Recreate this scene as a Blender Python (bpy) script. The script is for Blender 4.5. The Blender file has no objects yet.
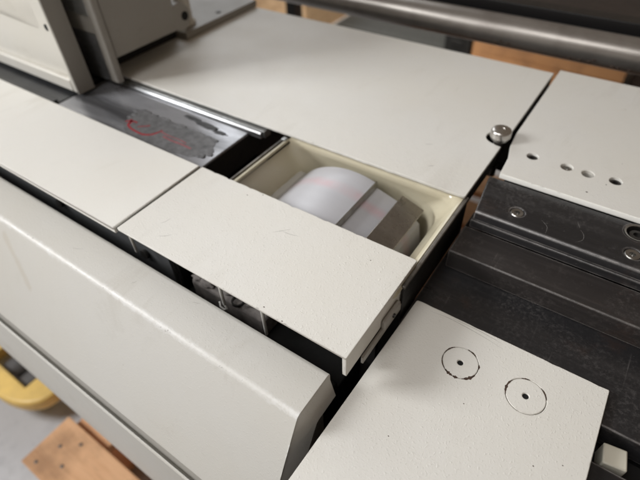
import bpy, bmesh, math, random
from mathutils import Matrix, Vector
random.seed(7)
S = bpy.context.scene
COL = S.collection
ZF = 740.0                      # the cover tops (z = 0 in the drawing, mm) stand this far above the floor
def W(x, y, z): return Vector((x/1000, y/1000, (z+ZF)/1000))

# ------------------------------------------------------------------ camera
cd = bpy.data.cameras.new('camera'); cam = bpy.data.objects.new('camera', cd); COL.objects.link(cam)
R = ((0.82346775, 0.56619756, -0.03634812), (0.37780524, -0.59501337, -0.70938162), (-0.42327776, 0.57042038, -0.70388673))
mw = Matrix.Identity(4)
for i in range(3):
    mw[i][0] = R[0][i]; mw[i][1] = -R[1][i]; mw[i][2] = -R[2][i]
mw.translation = W(0, 0, 250)
cam.matrix_world = mw
cd.sensor_width = 36; cd.lens = 473.035/640*36
cd.clip_start = 0.02; cd.clip_end = 100
cd.dof.use_dof = True; cd.dof.focus_distance = 0.305; cd.dof.aperture_fstop = 6.3
S.camera = cam

# ------------------------------------------------------------------ world, lamps, exposure
wd = bpy.data.worlds.new('World'); S.world = wd; wd.use_nodes = True
wd.node_tree.nodes['Background'].inputs[0].default_value = (1.0, 0.80, 0.62, 1)
wd.node_tree.nodes['Background'].inputs[1].default_value = 0.17
def area(name, loc, target, sx, sy, energy, col, spread=180):
    l = bpy.data.lights.new(name, 'AREA'); l.shape = 'RECTANGLE'; l.size = sx; l.size_y = sy; l.energy = energy; l.color = col; l.spread = math.radians(spread)
    o = bpy.data.objects.new(name, l); COL.objects.link(o); o.location = loc
    o.rotation_euler = (Vector(target)-Vector(loc)).to_track_quat('-Z', 'Y').to_euler()
    return o
area('workshop_light', W(-300, -400, 840), W(-120, 180, 0), 0.5, 0.5, 0.74, (1.0, 1.0, 1.0), 60)
area('side_window_light', W(-1400, -560, 800), W(-200, 150, 0), 0.5, 0.5, 23, (0.985, 0.995, 1.0))
area('window_light', W(-3600, 2950, 2450), W(-350, 300, 0), 3.0, 2.0, 58, (0.93, 0.97, 1.0))
area('rear_crate_fill', W(-1250, 1650, 500), W(-1000, 2080, -640), 0.5, 0.5, 12, (1.0, 0.94, 0.86), 110)  # added fill lamp that brightens the crates behind the machine
S.view_settings.view_transform = 'Standard'; S.view_settings.look = 'None'
S.view_settings.exposure = 0.0; S.view_settings.gamma = 1.0; S.view_settings.use_curve_mapping = False
S.render.engine = 'CYCLES'

# ------------------------------------------------------------------ materials
def new_mat(name):
    m = bpy.data.materials.new(name); m.use_nodes = True
    nt = m.node_tree; b = nt.nodes['Principled BSDF']
    return m, nt, b
class NB:
    """small node helper"""
    def __init__(s, nt): s.nt = nt; s.pos = s.n('ShaderNodeNewGeometry').outputs['Position']
    def n(s, t, **k):
        o = s.nt.nodes.new(t)
        for a, v in k.items(): setattr(o, a, v)
        return o
    def link(s, a, b): s.nt.links.new(a, b)
    def setin(s, sock, v):
        if hasattr(v, 'links') or isinstance(v, bpy.types.NodeSocket): s.link(v, sock)
        else: sock.default_value = v
    def scaled(s, sc, rot=(0, 0, 0)):
        m = s.n('ShaderNodeMapping'); s.link(s.pos, m.inputs[0]); m.inputs['Scale'].default_value = sc; m.inputs['Rotation'].default_value = rot
        return m.outputs[0]
    def noise(s, scale, detail=3, rough=.5, vec=None, dist=0.0):
        o = s.n('ShaderNodeTexNoise'); s.link(vec or s.pos, o.inputs['Vector']); o.inputs['Scale'].default_value = scale
        o.inputs['Detail'].default_value = detail; o.inputs['Roughness'].default_value = rough; o.inputs['Distortion'].default_value = dist
        return o.outputs[0]
    def ramp(s, v, lo, hi, a=0.0, b=1.0):
        o = s.n('ShaderNodeMapRange'); s.link(v, o.inputs[0]); o.inputs[1].default_value = lo; o.inputs[2].default_value = hi
        o.inputs[3].default_value = a; o.inputs[4].default_value = b
        return o.outputs[0]
    def math(s, op, a, b=0.0):
        o = s.n('ShaderNodeMath', operation=op); s.setin(o.inputs[0], a); s.setin(o.inputs[1], b); return o.outputs[0]
    def mix(s, f, a, b):
        o = s.n('ShaderNodeMix', data_type='RGBA'); s.setin(o.inputs[0], f)
        for k, v in ((6, a), (7, b)):
            if isinstance(v, tuple): o.inputs[k].default_value = (*v, 1)
            else: s.link(v, o.inputs[k])
        return o.outputs[2]
    def bump(s, h, strength, dist, prev=None):
        o = s.n('ShaderNodeBump'); s.link(h, o.inputs['Height']); o.inputs['Strength'].default_value = strength; o.inputs['Distance'].default_value = dist
        if prev: s.link(prev, o.inputs['Normal'])
        return o.outputs[0]
    def edge(s, radius):
        bv = s.n('ShaderNodeBevel'); bv.samples = 4; bv.inputs[0].default_value = radius
        g = s.n('ShaderNodeNewGeometry')
        d = s.n('ShaderNodeVectorMath', operation='DOT_PRODUCT'); s.link(bv.outputs[0], d.inputs[0]); s.link(g.outputs['Normal'], d.inputs[1])
        return s.math('SUBTRACT', 1.0, d.outputs['Value'])

def paint(name, col, rough=.45, peel=.35, wear=True, grime=(.42, .38, .32), grime_amt=.18, chip=(.10, .085, .07), peel_scale=780, spec=.45, bend=None, stain=None):
    m, nt, b = new_mat(name); q = NB(nt)
    n1 = q.noise(7, 4, .6); n2 = q.noise(55, 3, .6)
    warm = (col[0]*.97, col[1]*.94, col[2]*.87)
    c = q.mix(q.ramp(n1, .38, .72, 0, grime_amt*2.2), col, warm)                      # yellowed areas
    c = q.mix(q.ramp(n2, .55, .8, 0, .10), c, tuple(x*.82 for x in col))
    # rubbed-in hand grime: streaky and patchy
    sm = q.noise(26, 6, .7, q.scaled((1, .3, 1), (0, 0, .5)), .6)
    c = q.mix(q.math('MULTIPLY', q.ramp(sm, .55, .75, 0, .30), q.ramp(q.noise(9, 3), .42, .62)), c, tuple(x*y*1.3 for x, y in zip(col, grime)))
    # fine dark nicks that come in clusters
    sp = q.ramp(q.noise(300, 2, .6, q.scaled((1, .55, 1), (0, 0, .7))), .735, .765)
    c = q.mix(q.math('MULTIPLY', sp, q.ramp(q.noise(15, 3), .55, .66, 0, .75)), c, (.20, .175, .15))
    # hairline rubs
    hr = q.ramp(q.noise(95, 2, .5, q.scaled((1, .045, 1), (0, 0, 1.05))), .735, .76)
    c = q.mix(q.math('MULTIPLY', hr, q.ramp(q.noise(12, 2), .52, .64, 0, .35)), c, tuple(x*.45 for x in col))
    if wear:
        e = q.edge(.0014)
        k = q.math('MULTIPLY', q.ramp(e, .02, .10), q.ramp(q.noise(150, 5, .75), .55, .60))
        k = q.math('MULTIPLY', k, q.ramp(q.noise(22, 3), .42, .55))
        c = q.mix(q.math('MULTIPLY', q.ramp(e, .01, .1), .22), c, tuple(x*y*1.3 for x, y in zip(col, grime)))
        c = q.mix(k, c, chip)
    if bend:      # scuffed, rubbed-through strip along the fold of the sheet
        sx = q.n('ShaderNodeSeparateXYZ'); q.link(q.pos, sx.inputs[0])
        dy = q.math('SUBTRACT', sx.outputs['Y'], bend[0]); dz = q.math('SUBTRACT', sx.outputs['Z'], bend[1])
        d = q.math('SQRT', q.math('ADD', q.math('MULTIPLY', dy, dy), q.math('MULTIPLY', dz, dz)))
        d = q.math('ADD', d, q.math('MULTIPLY', q.math('SUBTRACT', q.noise(160, 6, .8), .5), .012))
        k = q.math('MULTIPLY', q.ramp(d, .0022, .0034, 1, 0), q.math('MULTIPLY', q.ramp(q.noise(14, 3), .38, .62, .1, 1), q.ramp(q.noise(260, 4, .7), .38, .6, .25, 1)))
        c = q.mix(q.math('MULTIPLY', k, .40), c, (.80, .81, .82))
        k2 = q.math('MULTIPLY', q.ramp(d, .0005, .0012, 1, 0), q.ramp(q.noise(210, 4, .7), .60, .66))
        c = q.mix(q.math('MULTIPLY', k2, .8), c, (.22, .20, .19))
    if stain:     # dried drip on the sloping face
        a, e2, w = stain
        ab = Vector(e2)-Vector(a)
        sub = q.n('ShaderNodeVectorMath', operation='SUBTRACT'); q.link(q.pos, sub.inputs[0]); sub.inputs[1].default_value = a
        dt = q.n('ShaderNodeVectorMath', operation='DOT_PRODUCT'); q.link(sub.outputs[0], dt.inputs[0]); dt.inputs[1].default_value = ab/ab.length_squared
        cl = q.n('ShaderNodeClamp'); q.link(dt.outputs['Value'], cl.inputs[0])
        sc = q.n('ShaderNodeVectorMath', operation='SCALE'); sc.inputs[0].default_value = ab; q.link(cl.outputs[0], sc.inputs['Scale'])
        df = q.n('ShaderNodeVectorMath', operation='DISTANCE'); q.link(sub.outputs[0], df.inputs[0]); q.link(sc.outputs[0], df.inputs[1])
        d = q.math('ADD', df.outputs['Value'], q.math('MULTIPLY', q.math('SUBTRACT', q.noise(60, 4, .6), .5), w*1.6))
        c = q.mix(q.ramp(d, w*.2, w*1.1, .26, 0), c, (.42, .35, .25))
    q.link(c, b.inputs['Base Color'])
    q.link(q.ramp(q.noise(40, 3), .3, .7, rough-.03, rough+.06), b.inputs['Roughness'])
    b.inputs['Specular IOR Level'].default_value = spec
    h1 = q.noise(peel_scale, 2, .55); h2 = q.ramp(q.noise(peel_scale*.9, 1, .4), .60, .76); h3 = q.noise(150, 2, .5)
    amt = q.ramp(q.noise(18, 3), .3, .7, .5, 1.0)
    nrm = q.bump(h3, peel*.22, .0012); nrm = q.bump(h1, peel*.42, .0006, nrm); nrm = q.bump(q.math('MULTIPLY', h2, amt), peel*.75, .0006, nrm)
    q.link(nrm, b.inputs['Normal'])
    return m
def metal(name, col, rough=.3, metallic=1.0, dark=(.05, .045, .04), dirt=.35, brush=(1, 1, 1), bump=.15, scale=120):
    m, nt, b = new_mat(name); q = NB(nt)
    n = q.noise(scale, 4, .65, q.scaled(brush)); n2 = q.noise(25, 4, .6)
    c = q.mix(q.ramp(n2, .42, .72, 0, dirt), col, dark)
    c = q.mix(q.ramp(n, .5, .8, 0, dirt*.7), c, dark)
    q.link(c, b.inputs['Base Color']); b.inputs['Metallic'].default_value = metallic
    q.link(q.ramp(n, .3, .7, rough*.75, rough*1.35), b.inputs['Roughness'])
    q.link(q.bump(n, bump, .0004), b.inputs['Normal'])
    return m
def black_bed(name, base=(.0165, .016, .0172), dust=(.22, .205, .20), rough=.29):
    m, nt, b = new_mat(name); q = NB(nt)
    d1 = q.noise(14, 5, .7); d2 = q.noise(900, 2, .6); d3 = q.noise(330, 6, .8)
    grain = q.noise(160, 4, .7, q.scaled((.035, 1, 1), (0, 0, .02)))
    str1 = q.noise(70, 5, .75, q.scaled((.06, 1, 1), (0, 0, .05)))
    str2 = q.noise(140, 3, .6, q.scaled((1, .04, 1), (0, 0, -.6)))
    str3 = q.noise(120, 3, .6, q.scaled((1, .05, 1), (0, 0, .35)))
    patch = q.ramp(d1, .46, .68)
    c = q.mix(q.math('MULTIPLY', patch, q.ramp(d3, .48, .66, 0, .38)), base, dust)
    c = q.mix(q.ramp(grain, .5, .75, 0, .06), c, dust)
    c = q.mix(q.ramp(str1, .58, .78, 0, .13), c, dust)
    c = q.mix(q.math('MULTIPLY', patch, q.ramp(str2, .66, .72, 0, .5)), c, dust)
    c = q.mix(q.math('MULTIPLY', q.ramp(d1, .52, .40), q.ramp(str3, .69, .74, 0, .4)), c, dust)
    c = q.mix(q.ramp(d2, .74, .79, 0, .7), c, (.30, .28, .26))
    rust = q.noise(26, 5, .65); c = q.mix(q.ramp(rust, .56, .76, 0, .4), c, (.055, .028, .018))
    e = q.math('MULTIPLY', q.ramp(q.edge(.0018), .012, .09), q.ramp(q.noise(60, 6, .8), .36, .58, .15, .95))
    c = q.mix(e, c, (.34, .315, .30))
    q.link(c, b.inputs['Base Color'])
    q.link(q.ramp(str1, .3, .7, rough-.08, rough+.16), b.inputs['Roughness']); b.inputs['Specular IOR Level'].default_value = .5
    nrm = q.bump(d3, .14, .0004); q.link(q.bump(grain, .18, .0003, nrm), b.inputs['Normal'])
    return m
def plain(name, col, rough=.6, metallic=0.0, var=.25, scale=60, spec=.4, bump=.1):
    m, nt, b = new_mat(name); q = NB(nt)
    n = q.noise(scale, 4, .65)
    q.link(q.mix(q.ramp(n, .3, .75, 0, 1), col, tuple(x*(1-var) for x in col)), b.inputs['Base Color'])
    q.link(q.ramp(n, .3, .7, rough*.85, min(1, rough*1.15)), b.inputs['Roughness'])
    b.inputs['Metallic'].default_value = metallic; b.inputs['Specular IOR Level'].default_value = spec
    q.link(q.bump(n, bump, .0006), b.inputs['Normal'])
    return m
def wood(name, light, dark, ang=0.0):
    m, nt, b = new_mat(name); q = NB(nt)
    info = q.n('ShaderNodeObjectInfo')
    ofs = q.n('ShaderNodeVectorMath', operation='ADD'); q.link(q.scaled((1.5, 22, 22), (0, 0, ang)), ofs.inputs[0]); q.link(info.outputs['Random'], ofs.inputs[1])
    g = q.noise(2.2, 5, .65, ofs.outputs[0], 1.1); g2 = q.noise(9, 4, .6, ofs.outputs[0], .5)
    c = q.mix(q.ramp(g, .32, .70), light, dark)
    c = q.mix(q.ramp(g2, .55, .8, 0, .5), c, tuple(x*.55 for x in dark))
    st = q.noise(9, 4, .6); c = q.mix(q.ramp(st, .50, .72, 0, .6), c, (.24, .13, .075))
    c = q.mix(q.math('MULTIPLY', info.outputs['Random'], .30), c, tuple(x*.7 for x in dark))
    q.link(c, b.inputs['Base Color']); b.inputs['Roughness'].default_value = .72; b.inputs['Specular IOR Level'].default_value = .25
    q.link(q.bump(g2, .4, .0015), b.inputs['Normal'])
    return m
ST = ((-411, 83.5, -33.5), (-371, 68, -63))
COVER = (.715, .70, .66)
MAT = {}
MAT['cover'] = paint('cover_paint', COVER)
MAT['cover_smooth'] = paint('cover_paint_smoother', (.76, .747, .708), peel=.16, grime_amt=.12)
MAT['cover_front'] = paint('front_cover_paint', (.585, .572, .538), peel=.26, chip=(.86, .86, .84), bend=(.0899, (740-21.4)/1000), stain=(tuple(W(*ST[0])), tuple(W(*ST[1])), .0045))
MAT['skirt'] = paint('skirt_paint', (.62, .61, .575), peel=.12, wear=False)
MAT['cast_white'] = paint('casting_paint', (.65, .63, .58), rough=.34, peel=.12, wear=False, grime_amt=.2)
MAT['machine_grey'] = paint('machine_grey_paint', (.40, .385, .355), rough=.38, peel=.15)
MAT['housing'] = paint('shade_darkened_housing_paint', (.31, .295, .27), rough=.40, peel=.12, chip=(.4, .4, .38))  # shade on the right-facing sides is put into this darker grey
MAT['pan'] = paint('pan_cream_paint', (.58, .535, .41), rough=.17, peel=.06, wear=False, grime=(.35, .30, .20), grime_amt=.3)
MAT['nut_paint'] = paint('nut_cream_paint', (.70, .67, .57), peel=.05)
MAT['bed'] = black_bed('black_bed_finish')
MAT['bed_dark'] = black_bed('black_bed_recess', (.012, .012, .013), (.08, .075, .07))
MAT['bed_worn'] = metal('worn_bed_edge', (.13, .13, .133), .45, .3, (.04, .038, .036), .8, (.1, 1, 1))
MAT['bed_dusty'] = black_bed('dusty_bed_step', (.024, .0205, .0195), (.30, .265, .25), .42)
MAT['sheet_edge'] = metal('scuffed_dark_sheet', (.24, .22, .195), .5, .5, (.02, .018, .016), 1.0)
MAT['steel'] = metal('bright_steel', (.60, .58, .55), .30, 1, (.14, .12, .10), .35)
MAT['tube'] = metal('drawn_steel_tube', (.34, .315, .29), .34, .72, (.14, .12, .105), .5, (.02, 1, 1), .1, 160)
MAT['chrome'] = metal('polished_rail', (.62, .63, .64), .36, 1, (.3, .3, .3), .2, (.05, 1, 1), .05)
MAT['zinc'] = metal('zinc_screw', (.42, .41, .39), .32, 1, (.08, .07, .06), .5)
MAT['pin_zinc'] = metal('pale_zinc_pin', (.70, .69, .66), .45, .4, (.4, .38, .35), .3)
MAT['dark_screw'] = metal('blackened_screw', (.07, .066, .062), .38, .8, (.02, .02, .02), .5)
MAT['galv'] = metal('galvanised_bracket', (.42, .43, .43), .42, .9, (.16, .16, .155), .55, (1, 1, 1), .3, 220)
MAT['galv_dark'] = metal('dull_zinc_bracket', (.24, .245, .25), .5, .7, (.10, .10, .10), .6, (1, 1, 1), .3, 220)
MAT['bar'] = metal('dark_clamp_bar', (.34, .315, .285), .30, .9, (.13, .115, .10), .6)
MAT['void'] = plain('black_interior', (.012, .0115, .011), .6)  # near-black for inner frame, gaps and sheet sides
MAT['inner'] = plain('dark_grey_inner_panel', (.085, .088, .09), .55)
MAT['dust'] = plain('dusty_grime', (.27, .245, .23), .9, 0, .6, 90, .2, .4)
MAT['rail_black'] = metal('oily_black_rail', (.045, .047, .05), .30, .3, (.01, .01, .01), .6, (.05, 1, 1))
MAT['tape'] = plain('old_grey_tape', (.19, .19, .195), .5, .15, .55, 130, .45, .9)
MAT['glue'] = plain('glue_residue', (.10, .10, .10), .5, 0, .6, 200, .5, .8)
MAT['smudge'] = plain('dark_oil_smudge', (.05, .05, .052), .45, 0, .4, 120)
MAT['pen'] = plain('red_pen', (.33, .035, .045), .5, 0, .25, 300)
MAT['pen_faint'] = plain('smeared_red_pen', (.30, .12, .13), .5, 0, .35, 300)
MAT['scratch'] = plain('pencil_scratch', (.16, .145, .13), .7)
MAT['scratch_light'] = plain('bare_metal_scratch', (.26, .25, .24), .5)
MAT['chip'] = plain('chipped_primer', (.085, .052, .036), .7, 0, .6, 300)
MAT['hole'] = plain('black_hole_lining', (.006, .006, .006), .8)
MAT['rear_black'] = plain('rear_table_edge', (.010, .0095, .010), .35)
MAT['rear_top'] = plain('rear_table_top', (.040, .030, .026), .45, 0, .4, 12)
MAT['wood'] = wood('pallet_wood', (.98, .59, .335), (.78, .43, .225))
MAT['wood_pale'] = wood('pale_pine', (.74, .54, .34), (.60, .40, .23))
MAT['wood_rich'] = wood('orange_pine', (.66, .37, .18), (.48, .235, .10))
MAT['yellow'] = plain('yellow_enamel', (.97, .66, .20), .38, 0, .22, 40, .5, .1)
MAT['rubber'] = plain('grey_polyurethane', (.12, .115, .115), .5, 0, .35, 30)
MAT['crate_brown'] = plain('added_crate_brown', (.05, .03, .02), .6)
MAT['mat'] = plain('floor_shade_colour', (.05, .052, .05), .6)  # sheet colour that paints the shade of the rear floor
MAT['crate'] = plain('dark_plastic', (.012, .012, .012), .6)

def strip_mat():
    m, nt, b = new_mat('worn_grey_plate_with_gloss'); q = NB(nt)
    n1 = q.noise(13, 5, .6, q.scaled((.28, 1, 1), (0, 0, .06)), .4); n2 = q.noise(90, 5, .7, q.scaled((.06, 1, 1), (0, 0, .03))); n3 = q.noise(420, 3, .7)
    c = q.mix(q.ramp(n1, .42, .62), (.43, .435, .46), (.10, .10, .106))  # broad pale streaks put gloss reflections into the colour
    c = q.mix(q.ramp(n2, .48, .72, 0, .40), c, (.38, .385, .40))
    c = q.mix(q.ramp(n3, .62, .74, 0, .45), c, (.03, .03, .03))
    q.link(c, b.inputs['Base Color']); b.inputs['Metallic'].default_value = .5
    q.link(q.ramp(n1, .35, .65, .20, .36), b.inputs['Roughness'])
    q.link(q.bump(n2, .15, .0004), b.inputs['Normal'])
    return m
MAT['strip'] = strip_mat()
def drum_mat():
    m, nt, b = new_mat('milky_drum_plastic'); q = NB(nt)
    n1 = q.noise(26, 5, .6, q.scaled((.4, 1, 1)))
    c = q.mix(q.ramp(n1, .35, .7, 0, .55), (.50, .50, .525), (.38, .38, .41))
    sx = q.n('ShaderNodeSeparateXYZ'); q.link(q.pos, sx.inputs[0])
    d = q.math('ABSOLUTE', q.math('SUBTRACT', q.math('ADD', sx.outputs['Y'], q.math('MULTIPLY', q.noise(20, 3), .006)), .279))
    st = q.math('MULTIPLY', q.ramp(d, .002, .008, 1, 0), q.ramp(q.noise(60, 4, .6), .25, .6, .08, .42))
    c = q.mix(st, c, (.58, .30, .33))
    q.link(c, b.inputs['Base Color']); q.link(q.ramp(n1, .3, .7, .32, .46), b.inputs['Roughness'])
    return m
MAT['drum'] = drum_mat()
def floor_mat():
    m, nt, b = new_mat('grey_workshop_floor'); q = NB(nt)
    n1 = q.noise(2.2, 6, .6); n2 = q.noise(40, 5, .65)
    c = q.mix(q.ramp(n1, .35, .7), (.54, .535, .545), (.45, .445, .455)); c = q.mix(q.ramp(n2, .5, .8, 0, .35), c, (.22, .22, .225))
    q.link(c, b.inputs['Base Color']); q.link(q.ramp(n2, .3, .7, .38, .55), b.inputs['Roughness']); q.link(q.bump(n2, .1, .001), b.inputs['Normal'])
    return m
MAT['floor'] = floor_mat()

# ------------------------------------------------------------------ building helpers (all coordinates in mm, drawing space)
def thing(name, label, cat, base, group=None):
    o = bpy.data.objects.new(name, None); COL.objects.link(o); o.empty_display_size = .02
    o.location = W(*base); o['label'] = label; o['category'] = cat
    if group: o['group'] = group
    return o
def rootloc(p):
    v = Vector((0, 0, 0))
    while p: v += p.location; p = p.parent
    return v
def link(name, me, mat, parent, centre, label=None):
    o = bpy.data.objects.new(name, me); COL.objects.link(o)
    if mat: me.materials.clear(); me.materials.append(MAT[mat])
    o.parent = parent; o.location = centre - rootloc(parent)
    if label: o['label'] = label
    return o
def raw(name, verts, faces, mat, parent, bevel=0, seg=2, smooth=False, label=None):
    ws = [W(*v) for v in verts]
    lo = Vector([min(w[i] for w in ws) for i in range(3)]); hi = Vector([max(w[i] for w in ws) for i in range(3)])
    c = (lo+hi)/2; c.z = lo.z
    me = bpy.data.meshes.new(name); me.from_pydata([tuple(w-c) for w in ws], [], faces); me.validate()
    bm = bmesh.new(); bm.from_mesh(me); bmesh.ops.recalc_face_normals(bm, faces=bm.faces); bm.to_mesh(me); bm.free()
    o = link(name, me, mat, parent, c, label)
    if smooth:
        for p in me.polygons: p.use_smooth = True
        me.set_sharp_from_angle(angle=math.radians(smooth if smooth is not True else 40))
    if bevel:
        b = o.modifiers.new('bevel', 'BEVEL'); b.width = bevel/1000; b.segments = seg; b.limit_method = 'ANGLE'; b.angle_limit = math.radians(35); b.harden_normals = False
        for p in me.polygons: p.use_smooth = True
        me.set_sharp_from_angle(angle=math.radians(50))
    return o
def box(name, x0, x1, y0, y1, z0, z1, mat, parent, bevel=.5, seg=2, label=None):
    v = [(x, y, z) for z in (z0, z1) for y in (y0, y1) for x in (x0, x1)]
    f = [(0, 2, 3, 1), (4, 5, 7, 6), (0, 1, 5, 4), (2, 6, 7, 3), (0, 4, 6, 2), (1, 3, 7, 5)]
    return raw(name, v, f, mat, parent, bevel, seg, label=label)
def prism(name, prof, axis, a0, a1, mat, parent, bevel=0, seg=2, smooth=False, label=None):
    """closed 2-D profile swept along one axis; profile is the two other axes in xyz order"""
    n = len(prof); v = []
    for a in (a0, a1):
        for p, r in prof:
            v.append({'x': (a, p, r), 'y': (p, a, r), 'z': (p, r, a)}[axis])
    f = [tuple(range(n)), tuple(range(n, 2*n))] + [(i, (i+1) % n, n+(i+1) % n, n+i) for i in range(n)]
    return raw(name, v, f, mat, parent, bevel, seg, smooth, label)
def lathe(name, prof, centre, mat, parent, axis='z', n=32, smooth=40, label=None, closed=False):
    """profile (radius, height) turned round an axis through centre"""
    v = []; f = []; m = len(prof)
    for i in range(n):
        a = 2*math.pi*i/n
        for r, h in prof:
            p = (r*math.cos(a), r*math.sin(a), h)
            if axis == 'x': p = (p[2], p[0], p[1])
            if axis == 'y': p = (p[0], p[2], p[1])
            v.append(tuple(centre[k]+p[k] for k in range(3)))
    for i in range(n):
        j = (i+1) % n
        for k in range(m if closed else m-1):
            k2 = (k+1) % m
            f.append((i*m+k, j*m+k, j*m+k2, i*m+k2))
    if not closed:
        if prof[0][0] > 1e-6: f.append(tuple(i*m for i in range(n)))
        if prof[-1][0] > 1e-6: f.append(tuple(i*m+m-1 for i in range(n)))
    o = raw(name, v, f, mat, parent, 0, 2, smooth, label)
    bm = bmesh.new(); bm.from_mesh(o.data); bmesh.ops.remove_doubles(bm, verts=bm.verts, dist=1e-6); bmesh.ops.recalc_face_normals(bm, faces=bm.faces); bm.to_mesh(o.data); bm.free()
    return o
def plate(name, outline, holes, z0, z1, mat, parent, bevel=.5, label=None):
    """flat plate with real round holes, made from a filled 2-D curve"""
    cu = bpy.data.curves.new(name, 'CURVE'); cu.dimensions = '2D'; cu.fill_mode = 'BOTH'
    loops = [outline] + [h if isinstance(h, list) else [(h[0]+h[2]*math.cos(2*math.pi*i/40), h[1]+h[2]*math.sin(2*math.pi*i/40)) for i in range(40)] for h in holes]
    cx = sum(p[0] for p in outline)/len(outline); cy = sum(p[1] for p in outline)/len(outline)
    for L in loops:
        s = cu.splines.new('POLY'); s.points.add(len(L)-1); s.use_cyclic_u = True
        for p, q in zip(s.points, L): p.co = ((q[0]-cx)/1000, (q[1]-cy)/1000, 0, 1)
    cu.extrude = (z1-z0)/2000-bevel/1000; cu.bevel_depth = bevel/1000; cu.bevel_resolution = 2; cu.offset = -bevel/1000
    t = bpy.data.objects.new('tmp', cu); COL.objects.link(t)
    me = bpy.data.meshes.new_from_object(t); bpy.data.objects.remove(t); bpy.data.curves.remove(cu)
    me.name = name
    return link(name, me, mat, parent, W(cx, cy, (z0+z1)/2), label)
def rect(x0, x1, y0, y1): return [(x0, y0), (x1, y0), (x1, y1), (x0, y1)]
def ribbon(name, pts, z, width, mat, parent, h=.12, taper=True, label=None, wob=.0):
    v = []; f = []; n = len(pts)
    for i, p in enumerate(pts):
        a = pts[max(0, i-1)]; b = pts[min(n-1, i+1)]
        d = Vector((b[0]-a[0], b[1]-a[1])); d.normalize(); nx, ny = -d.y, d.x
        w = width/2*(1 if not taper else max(.25, math.sin(math.pi*(i+.5)/n))) * (1+random.uniform(-wob, wob))
        v += [(p[0]+nx*w, p[1]+ny*w, z+h), (p[0]-nx*w, p[1]-ny*w, z+h), (p[0]-nx*w, p[1]-ny*w, z-.2), (p[0]+nx*w, p[1]+ny*w, z-.2)]
    for i in range(n-1):
        for k in range(4): f.append((4*i+k, 4*i+(k+1) % 4, 4*i+4+(k+1) % 4, 4*i+4+k))
    f += [(0, 1, 2, 3), (4*n-4, 4*n-3, 4*n-2, 4*n-1)]
    return raw(name, v, f, mat, parent, label=label)
def smoothpts(P, k=6):
    out = []
    for i in range(len(P)-1):
        p0 = P[max(0, i-1)]; p1 = P[i]; p2 = P[i+1]; p3 = P[min(len(P)-1, i+2)]
        for j in range(k):
            t = j/k
            out.append(tuple(.5*((2*p1[c])+(-p0[c]+p2[c])*t+(2*p0[c]-5*p1[c]+4*p2[c]-p3[c])*t*t+(-p0[c]+3*p1[c]-3*p2[c]+p3[c])*t**3) for c in range(2)))
    out.append(P[-1]); return out
def tube(name, pts, r, mat, parent, n=12):
    v = []; f = []
    for i, p in enumerate(pts):
        a = Vector(pts[max(0, i-1)]); b = Vector(pts[min(len(pts)-1, i+1)]); d = (b-a).normalized()
        u = d.orthogonal().normalized() if i == 0 else (u - d*u.dot(d)).normalized(); w = d.cross(u)
        for k in range(n):
            t = 2*math.pi*k/n; v.append(tuple(Vector(p)+u*r*math.cos(t)+w*r*math.sin(t)))
    for i in range(len(pts)-1):
        for k in range(n): f.append((i*n+k, i*n+(k+1) % n, (i+1)*n+(k+1) % n, (i+1)*n+k))
    f += [tuple(range(n)), tuple(range((len(pts)-1)*n, len(pts)*n))]
    return raw(name, v, f, mat, parent, smooth=50)

# ------------------------------------------------------------------ setting
fl = raw('floor', [(-9000, -5000, -740), (7000, -5000, -740), (7000, 9000, -740), (-9000, 9000, -740)], [(0, 1, 2, 3)], 'floor', None)
fl['kind'] = 'structure'

# ------------------------------------------------------------------ the pallet under the machine
def pallet(label, x0, x1, y0, y1, ztop, zfloor, mat, group, boards=8, along='x', nails=False):
    t = thing('pallet', label, 'pallet', ((x0+x1)/2, (y0+y1)/2, zfloor), group)
    th = 20
    n = boards; span = (y1-y0) if along == 'x' else (x1-x0); bw = 98; gap = (span-n*bw)/(n-1)
    for i in range(n):
        a = i*(bw+gap); w = bw
        if along == 'x': o = box('deck_board', x0+random.uniform(-4, 4) if i else x0, x1, y0+a, y0+a+w, ztop-th, ztop, mat, t, 1.5)
        else: o = box('deck_board', x0+a, x0+a+w, y0, y1, ztop-th, ztop, mat, t, 1.5)
        if nails and i < 2:
            for nx, ny in ((28, 20), (34, 62), (70, 38), (74, 78)):
                lathe('nail_head', [(0, .0), (3.2, .0), (3.2, .7), (0, 1.0)], (x0+nx+random.uniform(-9, 9), y0+a+ny+random.uniform(-8, 8), ztop-.1), 'dark_screw', o, n=10)
    for k in range(3):
        if along == 'x':
            c = x0+55+k*((x1-x0-110)/2); box('stringer', c-45, c+45, y0+4, y1-4, ztop-th-22, ztop-th-.5, mat, t, 1.5)
            for yy in (y0+52, (y0+y1)/2, y1-52): box('block', c-45, c+45, yy-45, yy+45, zfloor+20.5, ztop-th-22.5, mat, t, 2)
        else:
            c = y0+55+k*((y1-y0-110)/2); box('stringer', x0+4, x1-4, c-45, c+45, ztop-th-22, ztop-th-.5, mat, t, 1.5)
            for xx in (x0+52, (x0+x1)/2, x1-52): box('block', xx-45, xx+45, c-45, c+45, zfloor+20.5, ztop-th-22.5, mat, t, 2)
    for k in range(3):
        if along == 'x':
            c = x0+55+k*((x1-x0-110)/2); box('bottom_board', c-48, c+48, y0, y1, zfloor+.2, zfloor+20, mat, t, 1.5)
        else:
            c = y0+55+k*((y1-y0-110)/2); box('bottom_board', x0, x1, c-48, c+48, zfloor+.2, zfloor+20, mat, t, 1.5)
    return t
pallet('wooden pallet whose nailed corner shows below the front cover at the lower left', -645, 560, -55, 1180, -600, -740, 'wood', None, 9, 'x', True)
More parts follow.
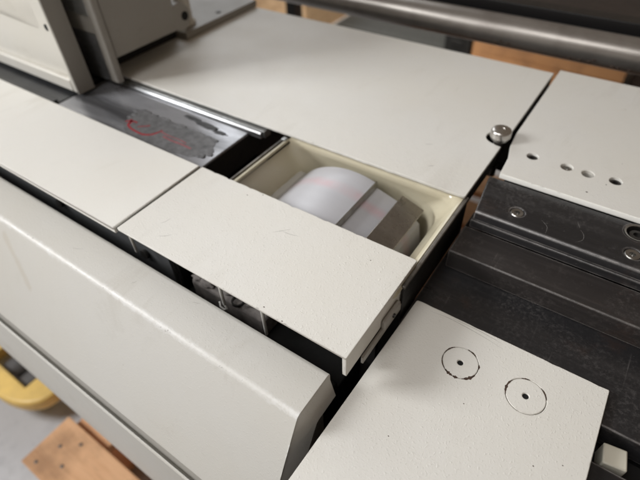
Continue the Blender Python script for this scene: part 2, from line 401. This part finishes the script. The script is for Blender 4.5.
def wooden_crate(label, x0, x1, y0, y1, n, mat):
    t = thing('wooden_crate', label, 'wooden crate', ((x0+x1)/2, (y0+y1)/2, -740), 'wooden crates on the floor behind the machine')
    h = 88
    for i in range(n):
        z = -739.8+i*(h+2); e = random.uniform(-6, 6)
        box('front_plank', x0+e, x1-e, y0, y0+18, z, z+h, mat, t, 1.5); box('rear_plank', x0, x1, y1-18, y1, z, z+h, mat, t, 1.5)
        box('side_plank', x0, x0+18, y0+18.3, y1-18.3, z, z+h, mat, t, 1.5); box('side_plank', x1-18, x1, y0+18.3, y1-18.3, z, z+h, mat, t, 1.5)
    k = int((y1-y0)/104)
    for i in range(k): box('lid_plank', x0-6, x1+6, y0+i*(y1-y0)/k+1, y0+(i+1)*(y1-y0)/k-1, -739.6+n*(h+2), -718+n*(h+2), mat, t, 1.5)
wooden_crate('orange wooden crate behind the machine, seen under the right end of the steel tube', -640, -45, 2060, 2500, 2, 'wood_rich')
wooden_crate('pale pine crate behind the machine at the top, left of the tube', -2300, -1490, 1990, 2450, 2, 'wood_pale')
t = thing('floor_shade_sheet', 'dark grey sheet added as shade on the floor behind the machine, beneath the steel tube', 'mat', (-1100, 1950, -740))  # added dark sheet stands in for shade on the bare floor
box('shade_sheet', -1470, -800, 1500, 2400, -739.8, -732, 'mat', t, 2)
for k in range(6): box('shade_sheet_rib', -1460, -810, 1540+k*150, 1552+k*150, -731.9, -729.5, 'mat', t, 1)
def plastic_crate(label, x0, x1, mat):
    t = thing('storage_crate', label, 'crate', ((x0+x1)/2, 2200, -740), 'plastic crates on the floor behind the machine')
    box('body', x0+6, x1-6, 2080, 2400, -739.8, -600, mat, t, 6); box('rim', x0, x1, 2074, 2406, -599.8, -585, mat, t, 3)
    box('handle', (x0+x1)/2-30, (x0+x1)/2+30, 2066, 2073.5, -640, -620, mat, t, 2)
plastic_crate('black plastic crate on the floor left of the orange wooden crate', -790, -655, 'crate')
plastic_crate('added dark brown crate on the floor right of the orange wooden crate', -25, 420, 'crate_brown')  # dark crate added so the bright floor stays hidden

# ------------------------------------------------------------------ machine frame: dark carcass that carries the covers
t = thing('machine', 'dark machine body seen in the slot between front cover and top covers', 'machine', (-250, 260, -600))
box('inner_panel', -900, -262, 142, 146, -300, -2.4, 'inner', t, .4)
box('inner_panel', -262, -84, 175, 179, -300, -24, 'void', t, .4)
box('cross_plate', -262, -258.4, 146.2, 174.8, -300, -24, 'void', t, .4)
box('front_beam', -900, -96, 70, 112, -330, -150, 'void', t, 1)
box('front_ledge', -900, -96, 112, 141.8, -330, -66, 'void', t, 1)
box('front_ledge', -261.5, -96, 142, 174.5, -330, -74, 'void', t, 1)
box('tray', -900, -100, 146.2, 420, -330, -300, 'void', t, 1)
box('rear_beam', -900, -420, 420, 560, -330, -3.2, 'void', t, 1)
box('mid_beam', -640, -306, 206, 440, -40, -12.3, 'void', t, .6)
box('mid_beam', -900, -540, 206, 300, -60, -16, 'void', t, .6)
box('bed_beam', -64, 420, 60, 345, -330, -72.2, 'void', t, 1)
box('gap_beam', -130, -41, 440, 606, -60, -48, 'void', t, 1)
box('plate_beam', -40, 420, 352, 560, -330, -10.5, 'void', t, 1)
for x in (-860, -140): box('leg', x-35, x+35, 95, 165, -599.8, -330, 'void', t, 2)
for x in (-860, -470): box('leg', x-35, x+35, 480, 550, -599.8, -330, 'void', t, 2)
for x in (30, 380):
    for y in (120, 420): box('leg', x-35, x+35, y-35, y+35, -599.8, -330, 'void', t, 2)
box('base_beam', -895, 415, 100, 160, -420, -360, 'void', t, 2)
# grime and fittings down in the slot
def lump(name, c, r, mat, parent):
    bm = bmesh.new(); bmesh.ops.create_icosphere(bm, subdivisions=3, radius=1)
    for v in bm.verts:
        k = 1+.22*math.sin(5*v.co.x+c[0])*math.sin(6*v.co.y+1)+.15*math.sin(9*v.co.z+c[1]); v.co = Vector((v.co.x*r[0], v.co.y*r[1], v.co.z*r[2]))*k/1000
    me = bpy.data.meshes.new(name); bm.to_mesh(me); bm.free()
    for p in me.polygons: p.use_smooth = True
    return link(name, me, mat, parent, W(*c))
box('dusty_block', -248, -168, 146.8, 168, -73.6, -52, 'dust', t, 3, 3)
for i, (x, z, r) in enumerate(((-232, -51, 5), (-214, -51, 7), (-203, -51, 4), (-243, -51, 4), (-186, -51, 6), (-176, -51, 4))):
    lump('grime_clump', (x, 152+(i % 3)*5, z), (r*1.5, r*.9, r*.45), 'dust', t)
lathe('clip_ring', [(4.2, 0), (5.6, 0), (5.6, 2.2), (4.2, 2.2)], (-196, 150, -50.5), 'dark_screw', t, n=24, closed=True)
lathe('fixing_screw', [(0, 3), (4.2, 3), (4.6, 2), (4.6, 0), (0, 0)], (-292, 138.6, -40), 'dark_screw', t, axis='y', n=20)
lathe('fixing_screw', [(0, 3), (4.2, 3), (4.6, 2), (4.6, 0), (0, 0)], (-415, 138.6, -38), 'dark_screw', t, axis='y', n=20)

# ------------------------------------------------------------------ top covers
GC = 'flat cream cover plates on top of the machine'
t = thing('cover_plate', 'long smooth cream cover plate at the far left, in line with the small one', 'cover plate', (-600, 175, -3), GC)
plate('top_sheet', rect(-900, -297, 126, 223), [], -3, 0, 'cover_smooth', t, .9)
box('front_lip', -900, -298, 127.2, 129.6, -8, -2.7, 'cover_smooth', t, .5)

t = thing('cover_plate', 'small cream cover plate in the centre, drum opening behind it, dark slot before it', 'cover plate', (-187, 175, -22), GC)
def jag(x0, x1, y, amp, step):     # a slightly ragged, chipped edge
    out = []; x = x0
    while x < x1: out.append((x, y+random.choice((0, 0, 0, -1))*random.random()*amp)); x += random.uniform(.6, 1)*step
    return out
back = jag(-290, -82, 223, .9, 5)[::-1]
plate('top_sheet', [(-293.5, 128), (-292, 127.4), (-80.6, 127.8), (-80, 128.6), (-80, 222), (-81, 223)]+back+[(-293.5, 223)], [], -2, 0, 'cover', t, .35)
box('side_flange', -83.3, -80.2, 128.4, 222, -22, -1.9, 'cover', t, .5)
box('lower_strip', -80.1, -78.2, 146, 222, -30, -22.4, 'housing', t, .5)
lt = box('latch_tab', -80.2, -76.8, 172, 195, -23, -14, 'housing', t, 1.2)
lathe('latch_pin', [(0, 0), (1.6, 0), (1.6, 1.4), (0, 1.4)], (-76.9, 184, -18.5), 'dark_screw', lt, axis='x', n=14)
for x, z in ((-288.3, -29), (-190, -31), (-150.6, -38)):
    lathe('pin', [(0, -z-2.2), (1.25, -z-2.2), (1.25, 1.2), (.7, 0), (0, 0)], (x, 132.5, z), 'pin_zinc', t, n=14)
tube('wire_hook', [(-190, 132.5, -30), (-188, 132, -33), (-190.5, 131.6, -36), (-195, 132, -36), (-197, 134, -33)], .9, 'pin_zinc', t, 8)
for P in ([(-186, 190), (-181, 195), (-176, 200.5)], [(-181.5, 195), (-173, 195.4), (-166, 197.5)], [(-268, 150), (-266, 154), (-265.4, 159)], [(-259, 139), (-254, 142), (-250, 146.5)]):
    ribbon('scratch', smoothpts(P), 0, .2, 'scratch', t, .02)
for x, y in ((-146, 131), (-108, 205), (-232, 214), (-129, 128.5), (-221, 221)):
    lump('paint_chip', (x, y, 0), (.6, .35, .06), 'chip', t)

t = thing('cover_plate', 'large cream cover plate behind the drum opening with an edge notch for the screw', 'cover plate', (-300, 434, -3), GC)
notch = [(-79, 391), (-84, 391.5)] + [(-86+11*math.cos(a), 404+11*math.sin(a)) for a in [math.radians(265-8*i) for i in range(0, 23)]] + [(-84, 415.6), (-79, 416.2)]
fe = jag(-470, -82, 307, .5, 7)
plate('top_sheet', [(-720, 307)]+fe+[(-79.6, 307), (-79, 307.8)]+notch+[(-79, 562), (-720, 562)], [], -2.6, 0, 'cover', t, .4)
box('rear_flange', -720, -79.5, 559, 561.6, -26, -2.5, 'cover', t, .4)
box('side_flange', -82.6, -79.4, 310, 388, -17, -2.5, 'void', t, .4)
for P in ([(-122, 330), (-118, 333)], [(-140, 360), (-136, 361), (-133, 363)]):
    ribbon('scratch', smoothpts(P), 0, .35, 'scratch', t, .02)

t = thing('cover_plate', 'cream cover plate at the right edge with a row of four small screw holes', 'cover plate', (100, 460, -10), GC)
HX = ((-50.3, 391.0), (-21, 390.4), (-3.8, 389.6), (17.6, 391.0))
plate('top_sheet', [(-66, 352), (420, 352), (420, 573), (-75, 573), (-74.5, 420), (-72.5, 398), (-68, 380)], [(x, y, 5.0) for x, y in HX], -5, 0, 'cover', t, .5)
for (x, y), mt in zip(HX, ('dark_screw', 'zinc', None, 'dark_screw')):
    if mt: lathe('countersunk_screw', [(0, -3.2), (1.9, -3.2), (2.1, -1.4), (3.9, -1.5), (4.6, -2.2), (3.0, -6), (0, -6)], (x, y, 0), mt, t, n=28)
    else: lathe('bush', [(3.9, -9), (3.9, -2.2), (4.95, -1.0), (4.95, -9)], (x, y, 0), 'machine_grey', t, n=28, closed=True)
box('under_sheet', -62, 420, 353, 560, -10, -9.4, 'hole', t, 0)
lump('paint_chip', (1, 364, 0), (.8, .6, .08), 'chip', t); lump('paint_chip', (12, 382, 0), (.5, .5, .08), 'chip', t)

t = thing('cover_plate', 'cream cover plate at the lower right with two round plugs drilled in their centres', 'cover plate', (-8, 100, -40), GC)
ZP = -36.0; KP = (250-ZP)/272
D = [(x*KP, y*KP, r*KP) for x, y, r in ((-24.5, 177.0, 11.6), (17.0, 177.0, 11.9))]
plate('top_sheet', [(x*KP, y*KP) for x, y in [(-76.2, -60), (58.3, -60), (58.3, 150), (57.6, 207.4), (57, 208.2)]+jag(-66, 52, 208, .35, 6)[::-1]+[(-69.4, 207.6), (-70.2, 206.6)]], D, ZP-4, ZP, 'cover', t, .45)
for k, (x, y, r) in enumerate(D):
    pl = lathe('round_plug', [(2.0, ZP-4), (2.0, ZP-.5), (2.5, ZP-.02), (r-.75, ZP-.02), (r-.4, ZP-.3), (r-.4, ZP-4)], (x, y, 0), 'cover', t, n=48, closed=True, smooth=20)
    lathe('drilled_hole', [(0, ZP-3.5), (1.95, ZP-3.5), (1.95, ZP-1)], (x, y, 0), 'hole', pl, n=20)
    # chipped paint round the joint
    for a0, a1, w in (((185, 235, 1.0), (236, 266, 2.0), (296, 342, 2.0), (52, 88, .9), (130, 175, .8), (268, 284, 2.2), (8, 24, 1.2)) if k == 0 else ((150, 205, 1.5), (20, 58, .8), (95, 120, .6))):
        pts = [(x+(r-.1)*math.cos(math.radians(a0+(a1-a0)*i/9)), y+(r-.1)*math.sin(math.radians(a0+(a1-a0)*i/9))) for i in range(10)]
        ribbon('chipped_paint', pts, ZP, w, 'chip', pl, .03, True, None, .5)
for P in ([(-58, 203.6), (-46, 205), (-34, 204.6), (-20, 203.4), (-5, 201.2)], [(-42, 206.2), (-25, 206.4), (-8, 205)]):
    ribbon('scratch', smoothpts([(a*KP, b*KP) for a, b in P]), ZP, .2, 'scratch', t, .02)
for x, y in ((-12, 152), (46, 148), (-40, 110), (33, 139)): lump('paint_chip', (x*KP, y*KP, ZP), (.4, .3, .06), 'chip', t)

# ------------------------------------------------------------------ front cover
t = thing('front_cover', 'bent cream front cover with sloping face and worn bend at the lower left', 'cover', (-450, 80, -290))
def bendprofile():
    outer = [(124.6, -33), (124.6, -24), (124.1, -22.2), (122.4, -21.2), (121, -21)]
    # rounded bend at (90,-21): from flat to slope direction (-47,-90)
    sx, sz = -47/101.5, -90/101.5
    A = Vector((93.4, -21)); B = Vector((90, -21)); C = Vector((90+3.4*sx, -21+3.4*sz))
    arc = [((1-u)**2*A+2*u*(1-u)*B+u*u*C) for u in [i/8 for i in range(9)]]
    outer += [(p.x, p.y) for p in arc] + [(44.6, -108), (43.6, -110.5), (44.6, -111.4)]
    inner = [(47.2, -108.2), (90.6, -24.6), (95, -23.2), (120.5, -23.2), (122.4, -24.5), (122.4, -33)]
    return outer+inner
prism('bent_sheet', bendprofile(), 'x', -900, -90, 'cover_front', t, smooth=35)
tp_ = [(123.6, -22.6), (94.5, -22.0), (91.5, -22.3), (89.6, -24.2), (44.6, -109.5)]
bt_ = [(123.0, -43), (103, -43), (101, -44), (99, -47), (64, -112)]
v = [(-90.2, y, z) for y, z in tp_]+[(-84.5, y, z) for y, z in bt_]+[(-92.4, y+.3, z-1) for y, z in tp_]+[(-86.7, y, z) for y, z in bt_]
f = []
for k in range(4): f += [(k, k+1, k+6, k+5), (10+k, 15+k, 16+k, 11+k), (k, 10+k, 11+k, k+1), (5+k, 6+k, 16+k, 15+k)]
f += [(0, 5, 15, 10), (4, 14, 19, 9)]
raw('end_flange', v, f, 'cover_front', t, .5)
prism('end_plate', [(120, -44.5), (99, -44.5), (60, -112.5), (62, -140), (120, -140)], 'x', -97, -94, 'machine_grey', t, .4)
prism('skirt', [(40.2, -127), (38.4, -129), (34.4, -281), (36.4, -281), (42.5, -132)], 'x', -900, -96, 'skirt', t, .5)
prism('joint_strip', [(40.6, -137), (40.6, -134.5), (46, -129), (62, -126), (62, -137)], 'x', -900, -96, 'housing', t)
for P in ([(-330, 103), (-326, 104), (-321, 107)], [(-258, 104), (-256.5, 106), (-256, 108)], [(-205, 117), (-199, 119)]):
    ribbon('scratch', smoothpts(P), -21, .18, 'scratch', t, .02)

# ------------------------------------------------------------------ cream pan and the drum inside it
t = thing('casting_pan', 'glossy cream casting pan under the opening, holding the white drum', 'pan', (-172, 250, -110))
def rrect(x0, x1, y0, y1, r, z, n=8):
    out = []
    for cx, cy, a0 in ((x1-r, y1-r, 0), (x0+r, y1-r, 90), (x0+r, y0+r, 180), (x1-r, y0+r, 270)):
        for i in range(n+1):
            a = math.radians(a0+90*i/n); out.append((cx+r*math.cos(a), cy+r*math.sin(a), z))
    return out
rings = [(-257, -80, 185, 318, 6, -7), (-257.5, -81, 185, 315.5, 8, -5.2), (-258.5, -82, 184, 312.4, 12, -5.6), (-258, -83.5, 184, 310.2, 14, -9), (-256, -86.5, 184, 312.5, 16, -15), (-250, -95, 185, 317, 22, -30), (-245, -101, 186, 319, 24, -50), (-242, -104, 187, 319, 24, -100)]
v = []; f = []
for a in rings: v += rrect(*a)
N = 36
for i in range(len(rings)-1):
    for k in range(N): f.append((i*N+k, i*N+(k+1) % N, (i+1)*N+(k+1) % N, (i+1)*N+k))
f.append(tuple((len(rings)-1)*N+k for k in range(N)))
o = raw('shell', v, f, 'pan', t, smooth=60)
sd = o.modifiers.new('thickness', 'SOLIDIFY'); sd.thickness = .003; sd.offset = 0
box('side_sheet', -263.5, -261.2, 224, 300, -40, -3.2, 'sheet_edge', t, .4)
box('side_rim', -261, -258.5, 224, 303, -9, -4.6, 'pan', t, .8)
box('corner_post', -264, -259, 300.2, 305.6, -40, -3, 'galv', t, .8)
box('side_sheet', -79.4, -77.6, 199, 313, -44, -7.2, 'void', t, .3)
box('sheet_rim', -79.8, -76.9, 199, 313, -7, -4, 'sheet_edge', t, .6)
box('inner_ledge', -247.5, -238.5, 226, 305, -48, -37, 'machine_grey', t, 1.5)
t = thing('feed_drum', 'milky white drum with faint red stripe and dark clamp bar in the cream pan', 'drum', (-181, 255, -96))
cx, cz, r = -181, -86, 75
prof = [(cx+r*math.cos(math.radians(a)), cz+r*math.sin(math.radians(a))) for a in range(140, 71, -2)]
prof += [(-157.5, -19.5), (-134, -26.5), (-112, -42), (-109, -60), (-109, -92), (-238, -92)]
prism('drum_body', prof, 'y', 190, 301.5, 'drum', t, smooth=25)
prism('blade', [(-159.4, -19), (-158.2, -13.2), (-157.0, -13.4), (-156.4, -19)], 'y', 192, 302.5, 'zinc', t, .25)
prism('clamp_bar', [(-131.5, -18), (-109.5, -25.5), (-110.1, -27.4), (-132.1, -19.9)], 'y', 192, 302.5, 'bar', t, .5)
lathe('shaft', [(0, 0), (9, 0), (9, 128), (0, 128)], (-181, 186, -78), 'steel', t, axis='y', n=24)

# ------------------------------------------------------------------ worn wear plate with pen marks, rails at the left
t = thing('wear_plate', 'worn grey wear plate with red hand-drawn arrow and old tape residue', 'wear plate', (-420, 255, -12))
plate('strip', [(-532, 208), (-304, 208), (-305.5, 298), (-536, 298)], [], -12, -9, 'strip', t, .5)
tp = [(-430, 240), (-439, 258), (-437, 270), (-420, 272.5), (-408, 271.5), (-392, 273), (-377, 271.5), (-370, 273), (-358, 270), (-349, 273), (-338, 271.5), (-328, 272), (-321, 267), (-316, 259), (-311, 252), (-318, 244), (-326, 236), (-345, 232), (-372, 228), (-400, 230), (-418, 233)]
tp = smoothpts(tp+[tp[0]], 4)[:-1]; tp = [(x+random.uniform(-.8, .8), y+random.uniform(-.8, .8)) for x, y in tp]
pa = plate('tape_patch', tp, [], -9.05, -8.6, 'tape', t, .1)
gp = smoothpts([(-438, 259), (-437, 270.5), (-420, 273), (-400, 272.5), (-377, 272.5), (-358, 270.5), (-346, 273), (-330, 272.5), (-320, 267), (-314, 256), (-318, 246), (-326, 238)], 9)
for k in range(0, len(gp)-4, 3):
    if random.random() < .7:
        lump('glue_bead', (gp[k][0]+random.uniform(-3, 3), gp[k][1]+random.uniform(-4, .5), -8.75), (random.uniform(3, 8), random.uniform(1.0, 3.2), random.uniform(.2, .45)), 'tape', pa)
for x, y, a, b_ in ((-352, 286, 18, 4.5), (-375, 289, 12, 3), (-330, 283, 9, 3)):
    lump('oil_smudge', (x, y, -9.02), (a, b_, .12), 'smudge', t)
zs = -8.6
for P, w, m in (([(-428.5, 249.5), (-426, 244), (-419, 240.6), (-410, 239.2), (-398, 238.8), (-390, 242), (-386.5, 248), (-385, 254.5)], 2.4, 'pen'),
                ([(-434, 246.5), (-428.5, 250.5), (-420, 251.2)], 2.2, 'pen'), ([(-432, 252), (-428, 250.4), (-425, 245)], 2.6, 'pen'),
                ([(-413.5, 246), (-409, 249.5), (-403.5, 254.2)], 1.6, 'pen'),
                ([(-385.5, 252.6), (-372, 251.2), (-356, 251.8), (-346, 250.5)], 1.7, 'pen_faint'), ([(-376, 247.4), (-362, 246.4), (-348, 247), (-334.5, 246.2)], 2.4, 'pen_faint')):
    ribbon('pen_mark', smoothpts(P), zs, w, m, pa, .05, False, None, .25)
t = thing('guide_rail', 'polished steel guide rail along the front edge of the large cover plate', 'rail', (-400, 303, -12))
prism('bright_edge', [(299.4, -12), (299.4, -6.6), (300.9, -5.2), (302.2, -5.2), (302.2, -12)], 'x', -530, -290, 'chrome', t, .35)
box('rail_bar', -532, -287, 302.4, 312, -12, -4.2, 'galv', t, .6)
t = thing('slide_rail', 'oily black slide rail under the white casting at the left edge', 'rail', (-700, 255, -16))
box('rail_bar', -900, -540, 226, 272, -15.8, -11, 'rail_black', t, .8)
box('rail_step', -900, -541, 224, 236, -10.9, -7.5, 'rail_black', t, .8)
box('rail_back', -900, -545, 262, 300, -10.9, -8.4, 'rail_black', t, .8)

# ------------------------------------------------------------------ white casting and grey housing, upper left
t = thing('white_casting', 'glossy white casting with a hole and sunken panel at the upper left', 'machine part', (-640, 267, -8))
x1 = -525; x0 = -900; zt = 190
box('back_web', x0, x1-3, 262, 276.5, -6.5, zt, 'cast_white', t, 1)
# rim frame proud of the sunken web
box('bottom_rim', x0, x1-10.5, 255.5, 262.2, -6.5, 9, 'cast_white', t, 2.2, 3)
box('right_rim', x1-10, x1-2.6, 255.5, 262.2, -6.5, zt, 'cast_white', t, 2.2, 3)
# swelling rib that fades towards the hole
v = []; f = []
n, m = 22, 14
for i in range(n+1):
    u = i/n; x = -560-u*340
    hgt = 8.0*min(1, (u*4.5))**.7
    for k in range(m+1):
        a = math.pi*k/m; v.append((x, 262.4-hgt*math.sin(a)**1.5, 74+u*26-(17+6*u)*math.cos(a)))
for i in range(n):
    for k in range(m): f.append((i*(m+1)+k, i*(m+1)+k+1, (i+1)*(m+1)+k+1, (i+1)*(m+1)+k))
raw('rib', v, f, 'cast_white', t, smooth=70)
lathe('bolt_hole', [(0, -.25), (3.6, -.25), (3.6, .3), (0, .3)], (-549, 261.8, 63), 'hole', t, axis='y', n=20)
box('right_face', x1-2.5, x1, 255.2, 277, -7, zt, 'housing', t, .8)  # shaded side of the casting, painted in the darker grey
t = thing('grey_housing', 'grey machine housing with round boss and post at the top left', 'machine housing', (-560, 400, 0))
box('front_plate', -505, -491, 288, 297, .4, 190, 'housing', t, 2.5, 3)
box('back_bracket', -560, -505.4, 293, 297, -3, 52, 'galv_dark', t, .5)
box('back_bracket', -560, -505.4, 291.5, 296, 53, 72, 'housing', t, .5)
box('back_bracket', -560, -505.4, 289, 294, 73, 100, 'galv', t, .8)
box('back_bracket', -560, -505.4, 288.4, 293, 101, 190, 'cast_white', t, .8)
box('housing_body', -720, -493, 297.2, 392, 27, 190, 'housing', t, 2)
box('underframe', -720, -535, 310, 420, .3, 26.8, 'void', t, 1)
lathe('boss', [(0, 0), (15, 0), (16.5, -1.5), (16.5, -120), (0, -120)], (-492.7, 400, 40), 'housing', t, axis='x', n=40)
b_ = t.children[-1]
lathe('boss_hole', [(0, 0), (5.2, 0), (5.2, .6), (0, .6)], (-492.7, 406, 40), 'hole', b_, axis='x', n=24)
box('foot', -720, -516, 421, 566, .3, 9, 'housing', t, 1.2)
lathe('foot_screw', [(0, 1.2), (3.4, 1.2), (3.8, .6), (3.8, 0), (0, 0)], (-532, 500, 9), 'dark_screw', t, n=18)
lathe('post', [(0, 0), (13, 0), (13, 4), (10, 6), (10, 190), (0, 190)], (-541, 446, 9), 'cast_white', t, n=32)

# ------------------------------------------------------------------ screw at the edge of the large plate
t = thing('cap_screw', 'shiny cap screw standing in the notch between the two rear cover plates', 'screw', (-84.5, 402.5, -40))
lathe('head', [(0, 10.6), (2.4, 10.6), (2.7, 11.2), (6.6, 11.2), (8.4, 10.4), (9.2, 9.2), (9.4, 8.0), (9.4, 3.6), (8.8, 3.0), (0, 3.0)], (-84.5, 402.5, 0), 'steel', t, n=36)
lathe('shank', [(0, 3.0), (4.4, 3.0), (4.4, -40), (0, -40)], (-84.5, 402.5, 0), 'steel', t, n=24)
lathe('washer', [(4.6, .6), (8.0, .6), (8.0, 2.2), (4.6, 2.2)], (-84.5, 402.5, 0), 'zinc', t, n=28, closed=True)

# ------------------------------------------------------------------ black bed on the right
t = thing('machine_bed', 'scratched black machine bed with stepped edge and countersunk screws on the right', 'machine bed', (150, 270, -72))
BS = ((-38.4, 317, 5.6), (45.2, 316, 5.9))
prism('chamfer_strip', [(301.4, -5.1), (300.2, -6.2), (299.9, -13), (301.4, -13)], 'x', -66.8, 420, 'bed', t, .25)
plate('top_plate', [(-67, 301.6), (420, 301.6), (420, 351), (-73, 351), (-73.5, 348)], [BS[0], BS[1], (44.5, 341.0, 9.6)], -13, -5, 'bed', t, .9)
for x, y, r in BS:
    lathe('countersunk_screw', [(0, -8.4), (2.0, -8.4), (2.2, -5.6), (r-1.0, -5.3), (r-.2, -6.2), (3, -11), (0, -11)], (x, y, 0), 'zinc', t, n=32)
cb = lathe('socket_screw', [(0, -9), (2.6, -9), (2.6, -7), (5.2, -7), (5.6, -7.6), (5.6, -12.6), (0, -12.6)], (44.5, 341.0, 0), 'dark_screw', t, n=32)
lathe('bore_ring', [(8.0, -12), (8.0, -5.2), (9.5, -4.7), (9.5, -12)], (44.5, 341.0, 0), 'zinc', t, n=36, closed=True)
box('step_face', -68.5, 420, 298.5, 350, -21, -13.2, 'bed', t, .8)
box('middle_plate', -71.5, 420, 265, 298.3, -39.8, -21.2, 'bed_dusty', t, .8)
box('lower_plate', -76.5, 420, 195, 340, -60, -40.1, 'bed', t, .6)
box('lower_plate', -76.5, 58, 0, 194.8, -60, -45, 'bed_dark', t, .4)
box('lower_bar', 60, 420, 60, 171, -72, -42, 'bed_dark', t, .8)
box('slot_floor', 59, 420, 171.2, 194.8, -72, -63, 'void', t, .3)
for P in ([(-20, 318), (-14, 312), (-13, 304)], [(8, 322), (11, 318), (12, 312), (8, 306)], [(4, 330), (7, 324)]):
    z = -26.1 if P[0][1] < 260 else -5
    ribbon('scratch', smoothpts(P), z, .2, 'scratch_light', t, .02)
t = thing('square_nut', 'cream painted square nut in the dark slot beside the plugged cover plate', 'nut', (74.6, 184, -63))
c, s_ = math.cos(.15), math.sin(.15)
pr = [(74.6+6.7*(c*a-s_*b), 184.1+6.7*(s_*a+c*b)) for a, b in ((-1, -1), (1, -1), (1, 1), (-1, 1))]
prism('nut_body', pr, 'z', -62.8, -47, 'nut_paint', t, 1.0)
lathe('stud', [(0, 0), (3, 0), (3, -13), (0, -13)], (74.6, 184.1, -49), 'dark_screw', t, n=18)

# ------------------------------------------------------------------ tube and rear table
t = thing('steel_tube', 'scuffed steel tube running across behind the cover plates at the top', 'tube', (0, 644, -16))
lathe('tube_body', [(0, -900), (18.6, -900), (19.1, -899), (19.1, 899), (18.6, 900), (0, 900)], (0, 644, 3.4), 'tube', t, axis='x', n=64)
for x, k in ((-170, 3), (-75, 4), (-30, 3)):
    for i in range(k):
        a = random.uniform(-2.5, -2.9); lump('dirt_mark', (x+i*9+random.uniform(-2, 2), 644+19.1*math.cos(a), 3.4-19.1*math.sin(a)*-1), (2.2, .7, .9), 'chip', t)
t = thing('rear_table', 'dark brown table with black edge behind the steel tube at the upper right', 'table', (0, 1000, -740))
box('edge_rail', -1500, 1300, 668, 690, -10, 29.5, 'rear_black', t, 1)
box('table_top', -1500, 1300, 690.2, 1500, 12, 27.5, 'rear_top', t, 1)
for x in (-1160, 1250):
    for y in (700, 1460): box('leg', x-22, x+22, y-8, y+36, -739.8, 11.8, 'rear_black', t, 2)
for x in (-880, 880): box('tube_holder', x-15, x+15, 655, 667.8, -8, 14, 'rear_black', t, 1)

# ------------------------------------------------------------------ yellow pallet truck at the far left on the floor
t = thing('pallet_truck', 'yellow pallet truck fork end with grey rollers on the floor at the left edge', 'pallet truck', (-930, 40, -740))
P = [(-900, -14), (-850, -11), (-812, -2), (-782, 14), (-763, 36), (-757, 62), (-764, 90), (-785, 112), (-820, 126), (-870, 134), (-930, 138)]
outl = [(-1500, -16)]+smoothpts(P, 5)+[(-1500, 140)]
plate('fork', outl, [rect(-962, -824, 32, 98)], -690, -655, 'yellow', t, 7)
for x in (-925, -860):
    rl = lathe('roller', [(0, 0), (28, 0), (31, 3), (31, 55), (28, 58), (0, 58)], (x, 36, -708.5), 'rubber', t, axis='y', n=40)
    lathe('axle', [(0, -3), (7, -3), (7, 61), (0, 61)], (x, 36, -708.5), 'zinc', rl, axis='y', n=16)
lathe('foot_roller', [(0, 0), (26, 0), (28, 3), (28, 60), (26, 63), (0, 63)], (-1400, 30, -711.8), 'rubber', t, axis='y', n=32)
